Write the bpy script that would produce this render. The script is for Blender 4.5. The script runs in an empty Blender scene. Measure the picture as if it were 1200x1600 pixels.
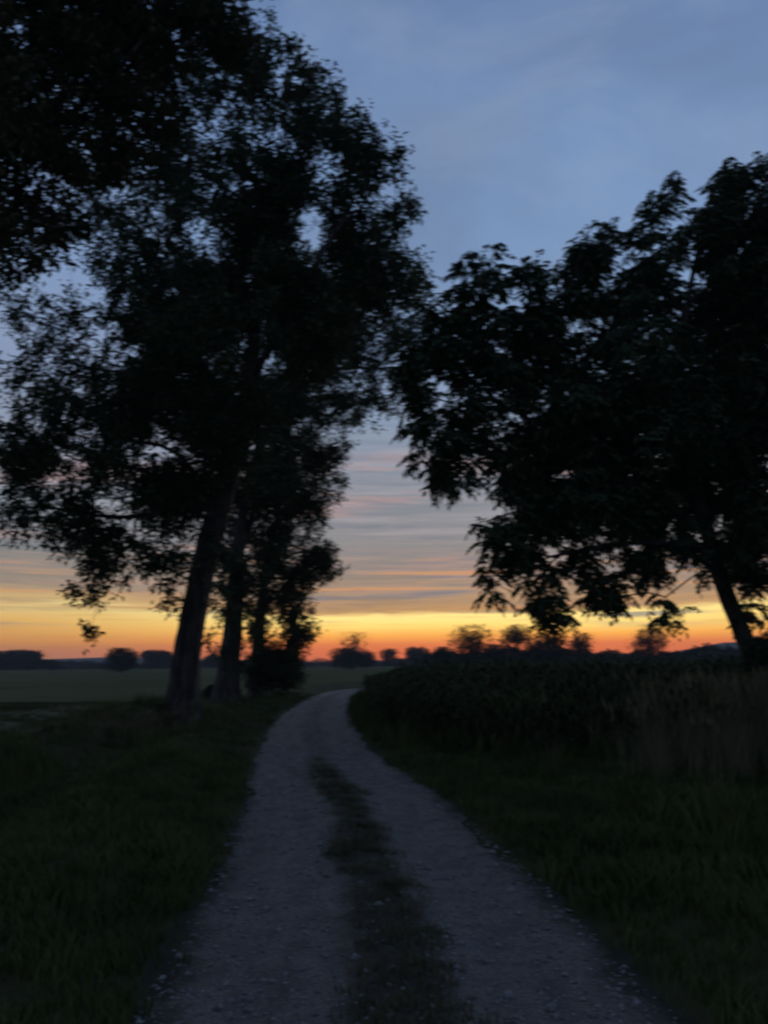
import bpy, math, random
import numpy as np
from mathutils import Vector, Matrix, noise as mnoise

random.seed(7)
rng = np.random.default_rng(7)
sc = bpy.context.scene
col = sc.collection
R = math.radians

# ------------------------------------------------------------------ camera
EYE = 1.65
cam_data = bpy.data.cameras.new('camera')
cam = bpy.data.objects.new('camera', cam_data)
col.objects.link(cam)
cam_data.sensor_fit = 'HORIZONTAL'
cam_data.sensor_width = 36.0
cam_data.lens = 34.92
cam_data.clip_start = 0.05
cam_data.clip_end = 6000
CAM_M = Matrix.Rotation(math.pi / 2 + R(11.4), 3, 'X') @ Matrix.Rotation(R(-0.5), 3, 'Z')
cam.matrix_world = Matrix.Translation((0, 0, EYE)) @ CAM_M.to_4x4()
cam_data.dof.use_dof = True            # the photographer's lens missed focus in the dark
cam_data.dof.focus_distance = 0.62
cam_data.dof.aperture_fstop = 22.0
cam_data.dof.aperture_ratio = 0.36
sc.camera = cam

# ------------------------------------------------------------------ world
def lin(c):
    return tuple(((v / 255) / 12.92 if v / 255 <= 0.04045 else ((v / 255 + 0.055) / 1.055) ** 2.4) for v in c) + (1.0,)

world = bpy.data.worlds.new('World')
sc.world = world
world.use_nodes = True
wt = world.node_tree
wt.nodes.clear()

class NB:
    """small node builder"""
    def __init__(s, t): s.t = t
    def n(s, typ, **kw):
        nd = s.t.nodes.new(typ)
        for k, v in kw.items(): setattr(nd, k, v)
        return nd
    def put(s, sock, v):
        if isinstance(v, bpy.types.NodeSocket): s.t.links.new(v, sock)
        elif v is not None: sock.default_value = v
    def m(s, op, a, b=None, c=None, clamp=False):
        nd = s.n('ShaderNodeMath', operation=op, use_clamp=clamp)
        for i, v in enumerate((a, b, c)): s.put(nd.inputs[i], v)
        return nd.outputs[0]
    def step(s, v, a, b, lo=0.0, hi=1.0):
        nd = s.n('ShaderNodeMapRange', interpolation_type='SMOOTHSTEP')
        s.put(nd.inputs['Value'], v)
        for k, q in zip(('From Min', 'From Max', 'To Min', 'To Max'), (a, b, lo, hi)): nd.inputs[k].default_value = q
        return nd.outputs[0]
    def mix(s, f, a, b, mode='MIX'):
        nd = s.n('ShaderNodeMix', data_type='RGBA', blend_type=mode)
        s.put(nd.inputs[0], f); s.put(nd.inputs[6], a); s.put(nd.inputs[7], b)
        return nd.outputs[2]
    def noise(s, vec, scale, detail=4, rough=0.5, dist=0.0):
        nd = s.n('ShaderNodeTexNoise')
        s.put(nd.inputs['Vector'], vec)
        nd.inputs['Scale'].default_value = scale
        nd.inputs['Detail'].default_value = detail
        nd.inputs['Roughness'].default_value = rough
        nd.inputs['Distortion'].default_value = dist
        return nd.outputs[0]
    def vec(s, x, y, z):
        nd = s.n('ShaderNodeCombineXYZ')
        for i, v in enumerate((x, y, z)): s.put(nd.inputs[i], v)
        return nd.outputs[0]
    def ramp(s, f, stops):
        nd = s.n('ShaderNodeValToRGB')
        s.put(nd.inputs[0], f)
        el = nd.color_ramp.elements
        el[0].position, el[0].color = stops[0]
        el[1].position, el[1].color = stops[-1]
        for p, c in stops[1:-1]:
            e = el.new(p); e.color = c
        return nd.outputs[0]

w = NB(wt)
tc = w.n('ShaderNodeTexCoord')
sep = w.n('ShaderNodeSeparateXYZ')
wt.links.new(tc.outputs['Generated'], sep.inputs[0])
X, Y, Z = sep.outputs
elev = w.m('MULTIPLY', w.m('ARCSINE', w.m('MAXIMUM', w.m('MINIMUM', Z, 1.0), -1.0)), 180 / math.pi)
azim = w.m('MULTIPLY', w.m('ARCTAN2', X, Y), 180 / math.pi)          # 0 = along the track (west-north-west)
azd = w.m('ABSOLUTE', w.m('SUBTRACT', azim, 8.0))
# slow waver of the cloud layers
wav = w.m('SUBTRACT', w.noise(w.vec(w.m('MULTIPLY', azim, 0.05), w.m('MULTIPLY', elev, 0.35), 3.1), 1.0, 5, 0.55), 0.5)
wav2 = w.m('SUBTRACT', w.noise(w.vec(w.m('MULTIPLY', azim, 0.16), w.m('MULTIPLY', elev, 1.7), 9.0), 1.0, 4, 0.55), 0.5)
lift = w.m('MULTIPLY', w.step(azd, 10, 40), 0.9)                       # the yellow band stands higher to the left
e1 = w.m('ADD', elev, w.m('MULTIPLY', w.step(elev, 1.5, 4.5), w.m('ADD', w.m('MULTIPLY', wav, 2.0), w.m('MULTIPLY', wav2, 0.9))))
e1 = w.m('SUBTRACT', e1, w.m('MULTIPLY', lift, w.step(elev, 1.2, 4.0)))
tpos = w.m('SQRT', w.m('DIVIDE', w.m('MAXIMUM', e1, 0.0), 90.0), clamp=True)
def P(e): return math.sqrt(e / 90)
glow = w.ramp(tpos, [(P(0), (0.809, 0.157, 0.055, 1.0)), (P(0.7), (1.291, 0.259, 0.040, 1.0)), (P(1.3), (1.403, 0.330, 0.048, 1.0)), (P(2.0), (1.511, 0.652, 0.087, 1.0)),
                     (P(2.7), (1.496, 1.002, 0.240, 1.0)), (P(3.45), (1.435, 1.080, 0.352, 1.0)), (P(3.75), lin((214, 162, 104))), (P(5.2), lin((178, 149, 122))),
                     (P(7.0), lin((154, 141, 133))), (P(9.5), lin((148, 145, 146))), (P(13), lin((146, 148, 156))), (P(17), lin((140, 153, 172))),
                     (P(22), lin((134, 156, 188))), (P(27), lin((128, 155, 193))), (P(35), lin((124, 154, 197))), (P(41), lin((114, 143, 187))),
                     (P(47), lin((102, 129, 172))), (P(60), lin((92, 115, 154))), (P(90), lin((84, 104, 140)))])
dusk = w.ramp(tpos, [(P(0), lin((46, 50, 66))), (P(4), lin((56, 62, 82))), (P(12), lin((72, 80, 104))), (P(30), lin((76, 92, 126))),
                     (P(60), lin((84, 102, 138))), (P(90), lin((84, 104, 140)))])
# edges of the sunset: warm band slightly duller away from the sun
edge = w.ramp(tpos, [(P(0), lin((176, 132, 116))), (P(0.8), lin((226, 146, 96))), (P(1.6), lin((242, 166, 84))), (P(2.4), lin((244, 192, 106))),
                     (P(3.4), lin((234, 208, 140))), (P(4.1), lin((214, 178, 122))), (P(4.6), lin((160, 146, 128))), (P(7), lin((128, 130, 132))),
                     (P(10), lin((134, 142, 152))), (P(16), lin((140, 152, 176))), (P(27), lin((128, 152, 190))), (P(40), lin((108, 136, 180))),
                     (P(60), lin((92, 115, 154))), (P(90), lin((84, 104, 140)))])
base = w.mix(w.step(azd, 8, 38), glow, edge)
# cloud streaks lit from below
st = w.noise(w.vec(w.m('MULTIPLY', azim, 0.055), w.m('MULTIPLY', elev, 0.62), 1.7), 1.0, 5, 0.6, 0.25)
st_f = w.m('MULTIPLY', w.step(st, 0.50, 0.68), w.m('MULTIPLY', w.step(elev, 4.0, 7.0), w.step(elev, 18, 14.0)))
st_f = w.m('MULTIPLY', st_f, w.step(azd, 75, 25))
base = w.mix(w.m('MULTIPLY', st_f, 0.7), base, lin((196, 156, 148)))
st2 = w.noise(w.vec(w.m('MULTIPLY', azim, 0.075), w.m('MULTIPLY', elev, 1.3), 12.0), 1.0, 4, 0.55, 0.2)
d_f = w.m('MULTIPLY', w.step(st2, 0.53, 0.70), w.m('MULTIPLY', w.step(elev, 2.0, 3.4), w.step(elev, 19, 8.0)))
base = w.mix(w.m('MULTIPLY', d_f, 0.75), base, lin((122, 128, 140)))
st3 = w.noise(w.vec(w.m('MULTIPLY', azim, 0.05), w.m('MULTIPLY', elev, 2.3), 31.0), 1.0, 3, 0.5, 0.2)
f3 = w.m('MULTIPLY', w.step(st3, 0.56, 0.68), w.m('MULTIPLY', w.step(elev, 3.4, 4.4), w.step(elev, 9.5, 6.0)))
f3 = w.m('MULTIPLY', f3, w.step(azd, 75, 30))
base = w.mix(w.m('MULTIPLY', f3, 0.75), base, lin((228, 160, 104)))
st4 = w.noise(w.vec(w.m('ADD', w.m('MULTIPLY', azim, 0.09), w.m('MULTIPLY', elev, 0.12)), w.m('MULTIPLY', elev, 1.9), 44.0), 1.0, 6, 0.65, 0.5)
f4 = w.m('MULTIPLY', w.m('MULTIPLY', w.step(st4, 0.48, 0.66), w.step(elev, 3.2, 5.0)), w.step(elev, 24, 13.0))
f4 = w.m('MULTIPLY', f4, w.step(azd, 90, 40))
base = w.mix(w.m('MULTIPLY', f4, 0.42), base, w.mix(w.step(elev, 6, 11), lin((214, 164, 122)), lin((176, 172, 182))))
f5 = w.m('MULTIPLY', w.m('MULTIPLY', w.step(st4, 0.50, 0.36), w.step(elev, 3.0, 4.2)), w.step(elev, 24, 12.0))
base = w.mix(w.m('MULTIPLY', f5, 0.40), base, w.mix(w.step(elev, 5, 9), lin((150, 124, 104)), lin((118, 126, 140))))
# thin dark bars across the bright band
st6 = w.noise(w.vec(w.m('MULTIPLY', azim, 0.06), w.m('MULTIPLY', elev, 3.4), 71.0), 1.0, 4, 0.55, 0.2)
f6 = w.m('MULTIPLY', w.m('MULTIPLY', w.step(st6, 0.56, 0.68), w.step(elev, 1.4, 2.4)), w.step(elev, 4.6, 3.8))
base = w.mix(w.m('MULTIPLY', f6, 0.45), base, lin((206, 150, 88)))
# soft high veil
hz = w.m('MAXIMUM', Z, 0.12)
hi = w.noise(w.vec(w.m('DIVIDE', X, hz), w.m('DIVIDE', Y, hz), 0.0), 0.9, 5, 0.55, 0.4)
hf = w.m('MULTIPLY', w.step(hi, 0.40, 0.66), w.step(elev, 14, 30))
base = w.mix(w.m('MULTIPLY', hf, 0.62), base, lin((104, 121, 150)))
hi2 = w.noise(w.vec(w.m('DIVIDE', X, hz), w.m('DIVIDE', Y, hz), 5.0), 2.6, 6, 0.6, 0.8)
base = w.mix(w.m('MULTIPLY', w.m('MULTIPLY', w.step(hi2, 0.45, 0.72), w.step(elev, 14, 24)), 0.38), base, lin((142, 160, 188)))
skyc = w.mix(w.step(azd, 32, 115), base, dusk)
bg = w.n('ShaderNodeBackground')
wt.links.new(skyc, bg.inputs[0]); bg.inputs[1].default_value = 1.0
nish = w.n('ShaderNodeTexSky', sky_type='NISHITA')
nish.sun_disc = False
nish.sun_elevation = R(-4.0)
nish.sun_rotation = R(8)
bg2 = w.n('ShaderNodeBackground')
wt.links.new(nish.outputs[0], bg2.inputs[0]); bg2.inputs[1].default_value = 0.05
add = w.n('ShaderNodeAddShader')
wt.links.new(bg.outputs[0], add.inputs[0]); wt.links.new(bg2.outputs[0], add.inputs[1])
wo = w.n('ShaderNodeOutputWorld')
wt.links.new(add.outputs[0], wo.inputs[0])

# ------------------------------------------------------------------ sun (already at the horizon: almost nothing of it left)
sun_d = bpy.data.lights.new('sun', 'SUN')
sun_d.energy = 0.03
sun_d.angle = R(12)
sun_d.color = (1.0, 0.55, 0.25)
sun = bpy.data.objects.new('sun', sun_d)
col.objects.link(sun)
sun.rotation_euler = Vector((-math.sin(R(8)), -math.cos(R(8)), -math.sin(R(1.0)))).to_track_quat('-Z', 'Y').to_euler()

vs = sc.view_settings
sc.display_settings.display_device = 'sRGB'
vs.view_transform = 'Standard'; vs.look = 'None'; vs.exposure = 0.0; vs.gamma = 1.0; vs.use_curve_mapping = False
sc.cycles.max_bounces = 5
sc.cycles.diffuse_bounces = 3
sc.cycles.transparent_max_bounces = 8
sc.cycles.use_denoising = True

# ------------------------------------------------------------------ materials
def material(name, c1, c2, scale=3.0, rough=0.85, trans=0.0, bump=0.0, bscale=20.0, detail=4, spec=0.2, stretch=(1, 1, 1), lo=0.35, hi=0.65):
    m = bpy.data.materials.new(name); m.use_nodes = True
    t = m.node_tree; b = NB(t); t.nodes.clear()
    g = b.n('ShaderNodeNewGeometry')
    mp = b.n('ShaderNodeMapping'); mp.inputs['Scale'].default_value = stretch
    t.links.new(g.outputs['Position'], mp.inputs[0])
    nz = b.noise(mp.outputs[0], scale, detail, 0.6)
    c = b.mix(b.step(nz, lo, hi), tuple(c1) + (1,), tuple(c2) + (1,))
    p = b.n('ShaderNodeBsdfPrincipled')
    t.links.new(c, p.inputs['Base Color'])
    p.inputs['Roughness'].default_value = rough
    p.inputs['Specular IOR Level'].default_value = spec
    if bump:
        bp = b.n('ShaderNodeBump'); bp.inputs['Strength'].default_value = bump; bp.inputs['Distance'].default_value = 0.02
        t.links.new(b.noise(mp.outputs[0], bscale, 5, 0.65), bp.inputs['Height'])
        t.links.new(bp.outputs[0], p.inputs['Normal'])
    out = b.n('ShaderNodeOutputMaterial')
    if trans:
        tr = b.n('ShaderNodeBsdfTranslucent'); t.links.new(c, tr.inputs[0])
        mx = b.n('ShaderNodeMixShader'); mx.inputs[0].default_value = trans
        t.links.new(p.outputs[0], mx.inputs[1]); t.links.new(tr.outputs[0], mx.inputs[2])
        t.links.new(mx.outputs[0], out.inputs[0])
    else:
        t.links.new(p.outputs[0], out.inputs[0])
    return m

MAT = {}
MAT['leaf'] = material('leaf', (0.060, 0.096, 0.042), (0.110, 0.150, 0.062), 1.3, 0.6, 0.18)
MAT['leaf_dark'] = material('leaf_dark', (0.052, 0.086, 0.034), (0.095, 0.130, 0.052), 1.1, 0.65, 0.15)
MAT['leaf_light'] = material('leaf_light', (0.085, 0.115, 0.045), (0.140, 0.160, 0.070), 1.5, 0.6, 0.25)
MAT['strip'] = material('strip', (0.085, 0.085, 0.034), (0.160, 0.135, 0.070), 2.5, 0.85, 0.1)
MAT['leaf_brown'] = material('leaf_brown', (0.055, 0.075, 0.030), (0.100, 0.105, 0.044), 1.5, 0.65, 0.15)
MAT['leaf_far'] = material('leaf_far', (0.035, 0.050, 0.028), (0.060, 0.075, 0.040), 0.3, 0.8)
MAT['bark'] = material('bark', (0.055, 0.046, 0.038), (0.170, 0.148, 0.125), 7.0, 0.95, 0, 1.0, 14.0, 6, 0.1, (1, 1, 0.18))
MAT['grass'] = material('grass', (0.060, 0.085, 0.020), (0.115, 0.135, 0.036), 0.9, 0.75, 0.15)
MAT['dry_grass'] = material('dry_grass', (0.150, 0.135, 0.062), (0.260, 0.215, 0.110), 1.4, 0.8, 0.15)
MAT['crop'] = material('crop', (0.046, 0.062, 0.020), (0.078, 0.092, 0.030), 0.8, 0.8, 0.12, spec=0.1)
MAT['ground'] = material('ground', (0.040, 0.045, 0.020), (0.066, 0.064, 0.030), 1.1, 0.95, 0, 0.45, 9.0, 4, 0.05)
MAT['field'] = material('field', (0.086, 0.092, 0.046), (0.108, 0.106, 0.058), 0.25, 0.95, 0, 0.35, 7.0, 6, 0.1, (1.0, 0.35, 1))
MAT['meadow'] = material('meadow', (0.098, 0.104, 0.046), (0.126, 0.124, 0.060), 0.05, 0.95, 0, 0.8, 3.0, 6, 0.0, (1, 0.4, 1))
MAT['hill'] = material('hill', (0.040, 0.055, 0.035), (0.060, 0.075, 0.045), 0.02, 0.95)
MAT['stone'] = material('stone', (0.12, 0.115, 0.105), (0.32, 0.305, 0.275), 25.0, 0.85)

def road_material():
    m = bpy.data.materials.new('gravel'); m.use_nodes = True
    t = m.node_tree; b = NB(t); t.nodes.clear()
    uv = b.n('ShaderNodeUVMap'); sp = b.n('ShaderNodeSeparateXYZ'); t.links.new(uv.outputs[0], sp.inputs[0])
    g = b.n('ShaderNodeNewGeometry'); pos = g.outputs['Position']
    fine = b.noise(pos, 55.0, 6, 0.75)
    mid = b.noise(pos, 4.0, 5, 0.6)
    c = b.mix(b.step(fine, 0.32, 0.70), (0.152, 0.138, 0.112, 1), (0.40, 0.362, 0.300, 1))
    c = b.mix(b.m('MULTIPLY', b.step(mid, 0.42, 0.62), 0.45), c, (0.13, 0.125, 0.115, 1))
    rut = b.noise(b.vec(b.m('MULTIPLY', sp.outputs[0], 3.2), b.m('MULTIPLY', sp.outputs[1], 0.45), 0.0), 1.0, 6, 0.65, 0.3)
    c = b.mix(b.m('MULTIPLY', b.step(rut, 0.50, 0.70), 0.6), c, (0.105, 0.098, 0.085, 1))
    c = b.mix(b.m('MULTIPLY', b.step(rut, 0.46, 0.30), 0.45), c, (0.37, 0.355, 0.33, 1))
    # mossy, earthy strip between the wheel tracks
    off = b.m('ADD', b.m('ABSOLUTE', sp.outputs[0]), b.m('MULTIPLY', b.m('SUBTRACT', b.noise(pos, 2.2, 5, 0.7), 0.5), 0.55))
    sq = b.n('ShaderNodeSeparateXYZ'); t.links.new(pos, sq.inputs[0])
    strip = b.m('MULTIPLY', b.step(off, 0.36, 0.12), b.step(sq.outputs[1], 16, 11, 0.25, 0.85))   # the moss thins out farther on
    c = b.mix(strip, c, b.mix(b.step(fine, 0.3, 0.7), (0.055, 0.055, 0.035, 1), (0.10, 0.09, 0.06, 1)))
    # earthy margins
    edge = b.step(b.m('ADD', b.m('ABSOLUTE', sp.outputs[0]), b.m('MULTIPLY', b.m('SUBTRACT', b.noise(pos, 3.0, 5, 0.7), 0.5), 0.6)), 0.95, 1.28)
    c = b.mix(edge, c, (0.06, 0.06, 0.042, 1))
    p = b.n('ShaderNodeBsdfPrincipled'); t.links.new(c, p.inputs['Base Color'])
    p.inputs['Roughness'].default_value = 0.95; p.inputs['Specular IOR Level'].default_value = 0.15
    bp = b.n('ShaderNodeBump'); bp.inputs['Strength'].default_value = 0.9; bp.inputs['Distance'].default_value = 0.03
    t.links.new(b.m('ADD', fine, b.m('MULTIPLY', mid, 1.5)), bp.inputs['Height']); t.links.new(bp.outputs[0], p.inputs['Normal'])
    out = b.n('ShaderNodeOutputMaterial'); t.links.new(p.outputs[0], out.inputs[0])
    return m
MAT['gravel'] = road_material()

# ------------------------------------------------------------------ helpers
def mesh_obj(name, V, F, mat, parent=None, kind=None, smooth=False):
    """V (n,3); F (m,3) or (m,4)"""
    V = np.asarray(V, np.float32); F = np.asarray(F, np.int32)
    k = F.shape[1]
    me = bpy.data.meshes.new(name)
    me.vertices.add(len(V)); me.vertices.foreach_set('co', V.ravel())
    me.loops.add(F.size); me.loops.foreach_set('vertex_index', F.ravel())
    me.polygons.add(len(F)); me.polygons.foreach_set('loop_start', np.arange(len(F), dtype=np.int32) * k)
    me.update(calc_edges=True)
    if smooth: me.polygons.foreach_set('use_smooth', np.ones(len(F), bool))
    me.materials.append(MAT[mat])
    o = bpy.data.objects.new(name, me); col.objects.link(o)
    if parent: o.parent = parent
    if kind: o['kind'] = kind
    return o

def thing(name, label, cat, loc=(0, 0, 0), group=None):
    o = bpy.data.objects.new(name, None); col.objects.link(o)
    o.location = loc; o.empty_display_size = 0.3
    o['label'] = label; o['category'] = cat
    if group: o['group'] = group
    return o

def at(px, py, dist):
    """a point of the place: seen in direction (px, py) of the 1200x1600 photograph, at ground distance dist ahead"""
    v = CAM_M @ Vector(((px - 600) / 1164, -(py - 800) / 1164, -1))
    t = dist / v.y
    return np.array((v.x * t, dist, EYE + v.z * t))

# centre line of the track, half widths
CL = np.array([(0.25, -30), (0.15, -8), (0.10, 0), (0.07, 3.95), (0.0, 4.9), (-0.10, 6.1), (-0.33, 8), (-0.53, 9.6), (-1.12, 13.0), (-1.75, 18.5),
               (-2.25, 24), (-2.50, 30), (-2.62, 36), (-2.55, 41), (-2.1, 45), (-0.9, 49), (2, 53), (8, 57), (20, 61), (45, 65), (90, 70)], float)
HW = np.array([1.2, 1.22, 1.24, 1.24, 1.23, 1.22, 1.2, 1.16, 1.08, 1.04, 1.03, 1.02, 0.98, 0.95, 0.95, 0.95, 1, 1, 1, 1, 1])
def catmull(Pn, step):
    out = []; ks = []
    for i in range(len(Pn) - 1):
        p0 = Pn[max(i - 1, 0)]; p1 = Pn[i]; p2 = Pn[i + 1]; p3 = Pn[min(i + 2, len(Pn) - 1)]
        n = max(2, int(np.linalg.norm(p2 - p1) / step))
        for j in range(n):
            t = j / n
            a = (p2 - p0) * 0.5 * (1 if i else 2) * 0.5 if False else (p2 - p0) * 0.5
            b = (p3 - p1) * 0.5
            # keep tangents short where the control points are uneven
            L = np.linalg.norm(p2 - p1)
            a = a / (np.linalg.norm(a) + 1e-9) * L; b = b / (np.linalg.norm(b) + 1e-9) * L
            h = (2*t**3-3*t**2+1)*p1 + (t**3-2*t**2+t)*a + (-2*t**3+3*t**2)*p2 + (t**3-t**2)*b
            out.append(h); ks.append(i + t)
    out.append(Pn[-1]); ks.append(len(Pn) - 1)
    return np.array(out), np.array(ks)
CS, KS = catmull(CL, 0.12)
CW = np.interp(KS, np.arange(len(HW)), HW)
CT = np.gradient(CS, axis=0); CT /= np.linalg.norm(CT, axis=1)[:, None]
CN = np.stack([CT[:, 1], -CT[:, 0]], 1)                       # to the right of the track

CSc = CS[::4]; CNc = CN[::4]; CWc = CW[::4]
def road_s(x, y):
    """signed distance from the centre line (right positive) and half width"""
    x = np.asarray(x, float).ravel(); y = np.asarray(y, float).ravel()
    s = np.full(len(x), 99.0); hw = np.full(len(x), 1.2)
    near = np.where((x > -25) & (x < 100) & (y > -45) & (y < 90))[0]
    for c in range(0, len(near), 20000):
        i = near[c:c + 20000]
        d2 = (x[i][:, None] - CSc[:, 0]) ** 2 + (y[i][:, None] - CSc[:, 1]) ** 2
        j = d2.argmin(1)
        sg = (x[i] - CSc[j, 0]) * CNc[j, 0] + (y[i] - CSc[j, 1]) * CNc[j, 1]
        s[i] = np.sign(sg) * np.sqrt(d2[np.arange(len(i)), j]); hw[i] = CWc[j]
    return s, hw

def smooth(a, b, v):
    t = np.clip((v - a) / (b - a), 0, 1); return t * t * (3 - 2 * t)

def wob(x, y):
    return (np.sin(x * 0.9 + 1.3) * np.cos(y * 0.7) + 0.6 * np.sin(x * 2.3 + y * 1.7) + 0.4 * np.cos(y * 3.1 - x * 1.1)) / 2

def H(x, y):
    x = np.asarray(x, float); y = np.asarray(y, float); shp = x.shape
    xf = x.ravel(); yf = y.ravel()
    s, hw = road_s(xf, yf)
    a = np.abs(s)
    h = np.zeros(len(xf))
    off = a - hw
    side = smooth(0.0, 0.5, off)
    damp = smooth(80, 45, yf) * smooth(-40, -20, yf)
    L = (s < 0)
    left = 0.13 * smooth(0.1, 1.5, off) - 0.42 * smooth(1.75, 2.9, off) + 0.33 * smooth(3.4, 5.6, off)
    right = 0.07 * smooth(0.1, 1.0, off) + 0.05 * smooth(1.5, 4, off)
    h += np.where(L, left, right) * damp
    h += 0.035 * wob(xf, yf) * side * damp
    h += -0.03 * smooth(hw * 0.9, 0, a) * 0 + 0.03 * np.exp(-(a / 0.25) ** 2) * (s < 50) - 0.025 * np.exp(-((a - 0.68) / 0.22) ** 2)
    return h.reshape(shp)

def grid_lines(lo, hi, a, b, step, grow=1.13):
    mid = list(np.arange(a, b, step))
    up = []; v = b; d = step
    while v < hi: up.append(v); d *= grow; v += d
    up.append(hi)
    dn = []; v = a; d = step
    while True:
        d *= grow; v -= d
        if v <= lo: break
        dn.append(v)
    dn.append(lo)
    return np.array(dn[::-1] + mid + up)

# ------------------------------------------------------------------ ground, fields, track
gx = grid_lines(-1300, 1300, -11, 13, 0.22); gy = grid_lines(-1300, 1300, 2.0, 50, 0.32)
GX, GY = np.meshgrid(gx, gy)
GZ = H(GX, GY)
s_, hw_ = road_s(GX, GY)
under = (np.abs(s_) < hw_ - 0.22).reshape(GX.shape)
GZ = GZ - 0.05 * under                                         # sits below the track sheet
nx, ny = len(gx), len(gy)
idx = np.arange(nx * ny).reshape(ny, nx)
F = np.stack([idx[:-1, :-1], idx[:-1, 1:], idx[1:, 1:], idx[1:, :-1]], -1).reshape(-1, 4)
ground = mesh_obj('ground', np.stack([GX, GY, GZ], -1).reshape(-1, 3), F, 'ground', None, 'structure', True)
ground['label'] = 'dark grassy ground on both sides of the gravel track'

def sheet(name, X_, Y_, dz, mat, kind='structure'):
    Z_ = H(X_, Y_) + dz
    ny_, nx_ = X_.shape
    idx = np.arange(nx_ * ny_).reshape(ny_, nx_)
    F = np.stack([idx[:-1, :-1], idx[:-1, 1:], idx[1:, 1:], idx[1:, :-1]], -1).reshape(-1, 4)
    return mesh_obj(name, np.stack([X_, Y_, Z_], -1).reshape(-1, 3), F, mat, None, kind, True)

# ploughed-looking near field and the paler meadow behind it, both left of the trees
def left_edge(y): return np.interp(y, [-30, 5, 20, 30, 40, 60], [-7.6, -7.4, -8.6, -9.6, -9.8, -9.8])
yy = np.concatenate([np.arange(-30, 33.0, 0.5), [33.0]])
tt = np.concatenate([[0, .004, .01, .02], np.linspace(0.03, 1, 30) ** 1.6])
XF = left_edge(yy)[:, None] + (-900 + 9) * tt[None, :]; YF = np.repeat(yy[:, None], len(tt), 1) + 0.0 * XF
sheet('field', XF, YF, 0.035, 'field')['label'] = 'dark short-cropped field left of the trees'
yy = np.concatenate([[33.3], 33.3 + (np.linspace(0, 1, 60) ** 2.2)[1:] * 560])
xr = np.interp(yy, [33, 45, 60, 75, 100, 600], [-5.6, -5.4, -4.6, 2, 60, 900])
xr = np.where(yy > 74, np.maximum(xr, 0), xr)
tt = np.linspace(0, 1, 60)
XF = xr[:, None] + (-950 - xr[:, None]) * (tt[None, :] ** 1.7)
YM = np.repeat(yy[:, None], len(tt), 1); YM[0] += 1.2 * np.sin(XF[0] * 0.31) + 0.7 * np.sin(XF[0] * 0.83 + 1) - 1.5
sheet('meadow', XF, YM, 0.03, 'meadow')['label'] = 'pale green meadow running back to the far trees'

# track
us = np.linspace(-1, 1, 25)
jit = np.array([[mnoise.noise((k * 0.11, sd * 7.0, 0.5)) + 0.6 * mnoise.noise((k * 0.43, sd * 9.0, 2.5)) for sd in (0, 1)] for k in range(len(CS))])
sel = np.arange(0, len(CS))
Lw = CW * 1.02 + jit[:, 0] * 0.16; Rw = CW * 1.02 + jit[:, 1] * 0.16
uu = np.where(us[None, :] < 0, us[None, :] * Lw[:, None], us[None, :] * Rw[:, None])
XR = CS[:, 0:1] + CN[:, 0:1] * uu; YR = CS[:, 1:2] + CN[:, 1:2] * uu
tr_o = sheet('gravel_track', XR, YR, 0.012, 'gravel')
tr_o['label'] = 'pale gravel farm track with a grassy middle strip'
me = tr_o.data
uvl = me.uv_layers.new(name='UVMap')
li = np.empty(len(me.loops), np.int32); me.loops.foreach_get('vertex_index', li)
uvv = np.stack([uu.ravel(), np.repeat(np.arange(len(CS)) * 0.12, len(us))], 1).astype(np.float32)
uvl.data.foreach_set('uv', uvv[li].ravel())

# ------------------------------------------------------------------ scatter
def scatter(T, FT, pos, rot, scl, lean=None):
    """T list of template vertex arrays (same faces FT each) -> V, F"""
    n = len(pos)
    which = rng.integers(0, len(T), n)
    TT = np.stack(T)[which]                                     # n,k,3
    TT = TT * scl.reshape(n, 1, -1)
    if lean is not None:
        TT = TT.copy(); TT[:, :, 0] += TT[:, :, 2] * lean[:, 0:1]; TT[:, :, 1] += TT[:, :, 2] * lean[:, 1:2]
    c, s = np.cos(rot)[:, None], np.sin(rot)[:, None]
    x = TT[:, :, 0] * c - TT[:, :, 1] * s; y = TT[:, :, 0] * s + TT[:, :, 1] * c
    V = np.stack([x, y, TT[:, :, 2]], -1) + pos[:, None, :]
    k = TT.shape[1]
    F = FT[None] + (np.arange(n) * k)[:, None, None]
    return V.reshape(-1, 3), F.reshape(-1, FT.shape[1])

def blade_tuft(n, h, w_, spread, bend, g):
    V = []; F = []
    for i in range(n):
        a = g.uniform(0, 2 * math.pi); b = g.uniform(0, 2 * math.pi); r = spread * math.sqrt(g.uniform(0, 1))
        bx, by = r * math.cos(b), r * math.sin(b)
        hh = h * g.uniform(0.55, 1.1); bd = bend * g.uniform(0.3, 1.2) * hh; ww = w_ * g.uniform(0.7, 1.2)
        dx, dy = math.cos(a), math.sin(a); px_, py_ = -dy, dx
        k = len(V)
        V += [(bx - px_*ww/2, by - py_*ww/2, -0.02), (bx + px_*ww/2, by + py_*ww/2, -0.02),
              (bx + dx*bd*.3 + px_*ww*.4, by + dy*bd*.3 + py_*ww*.4, hh*.6), (bx + dx*bd*.3 - px_*ww*.4, by + dy*bd*.3 - py_*ww*.4, hh*.6),
              (bx + dx*bd, by + dy*bd, hh)]
        F += [(k, k+1, k+2), (k, k+2, k+3), (k+3, k+2, k+4)]
    return np.array(V), np.array(F)

g_ = np.random.default_rng(3)
def tufts(n, h, w_, spread, bend, variants=5):
    T = []; F = None
    for i in range(variants):
        V, F = blade_tuft(n, h, w_, spread, bend, g_); T.append(V)
    return T, F

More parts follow.
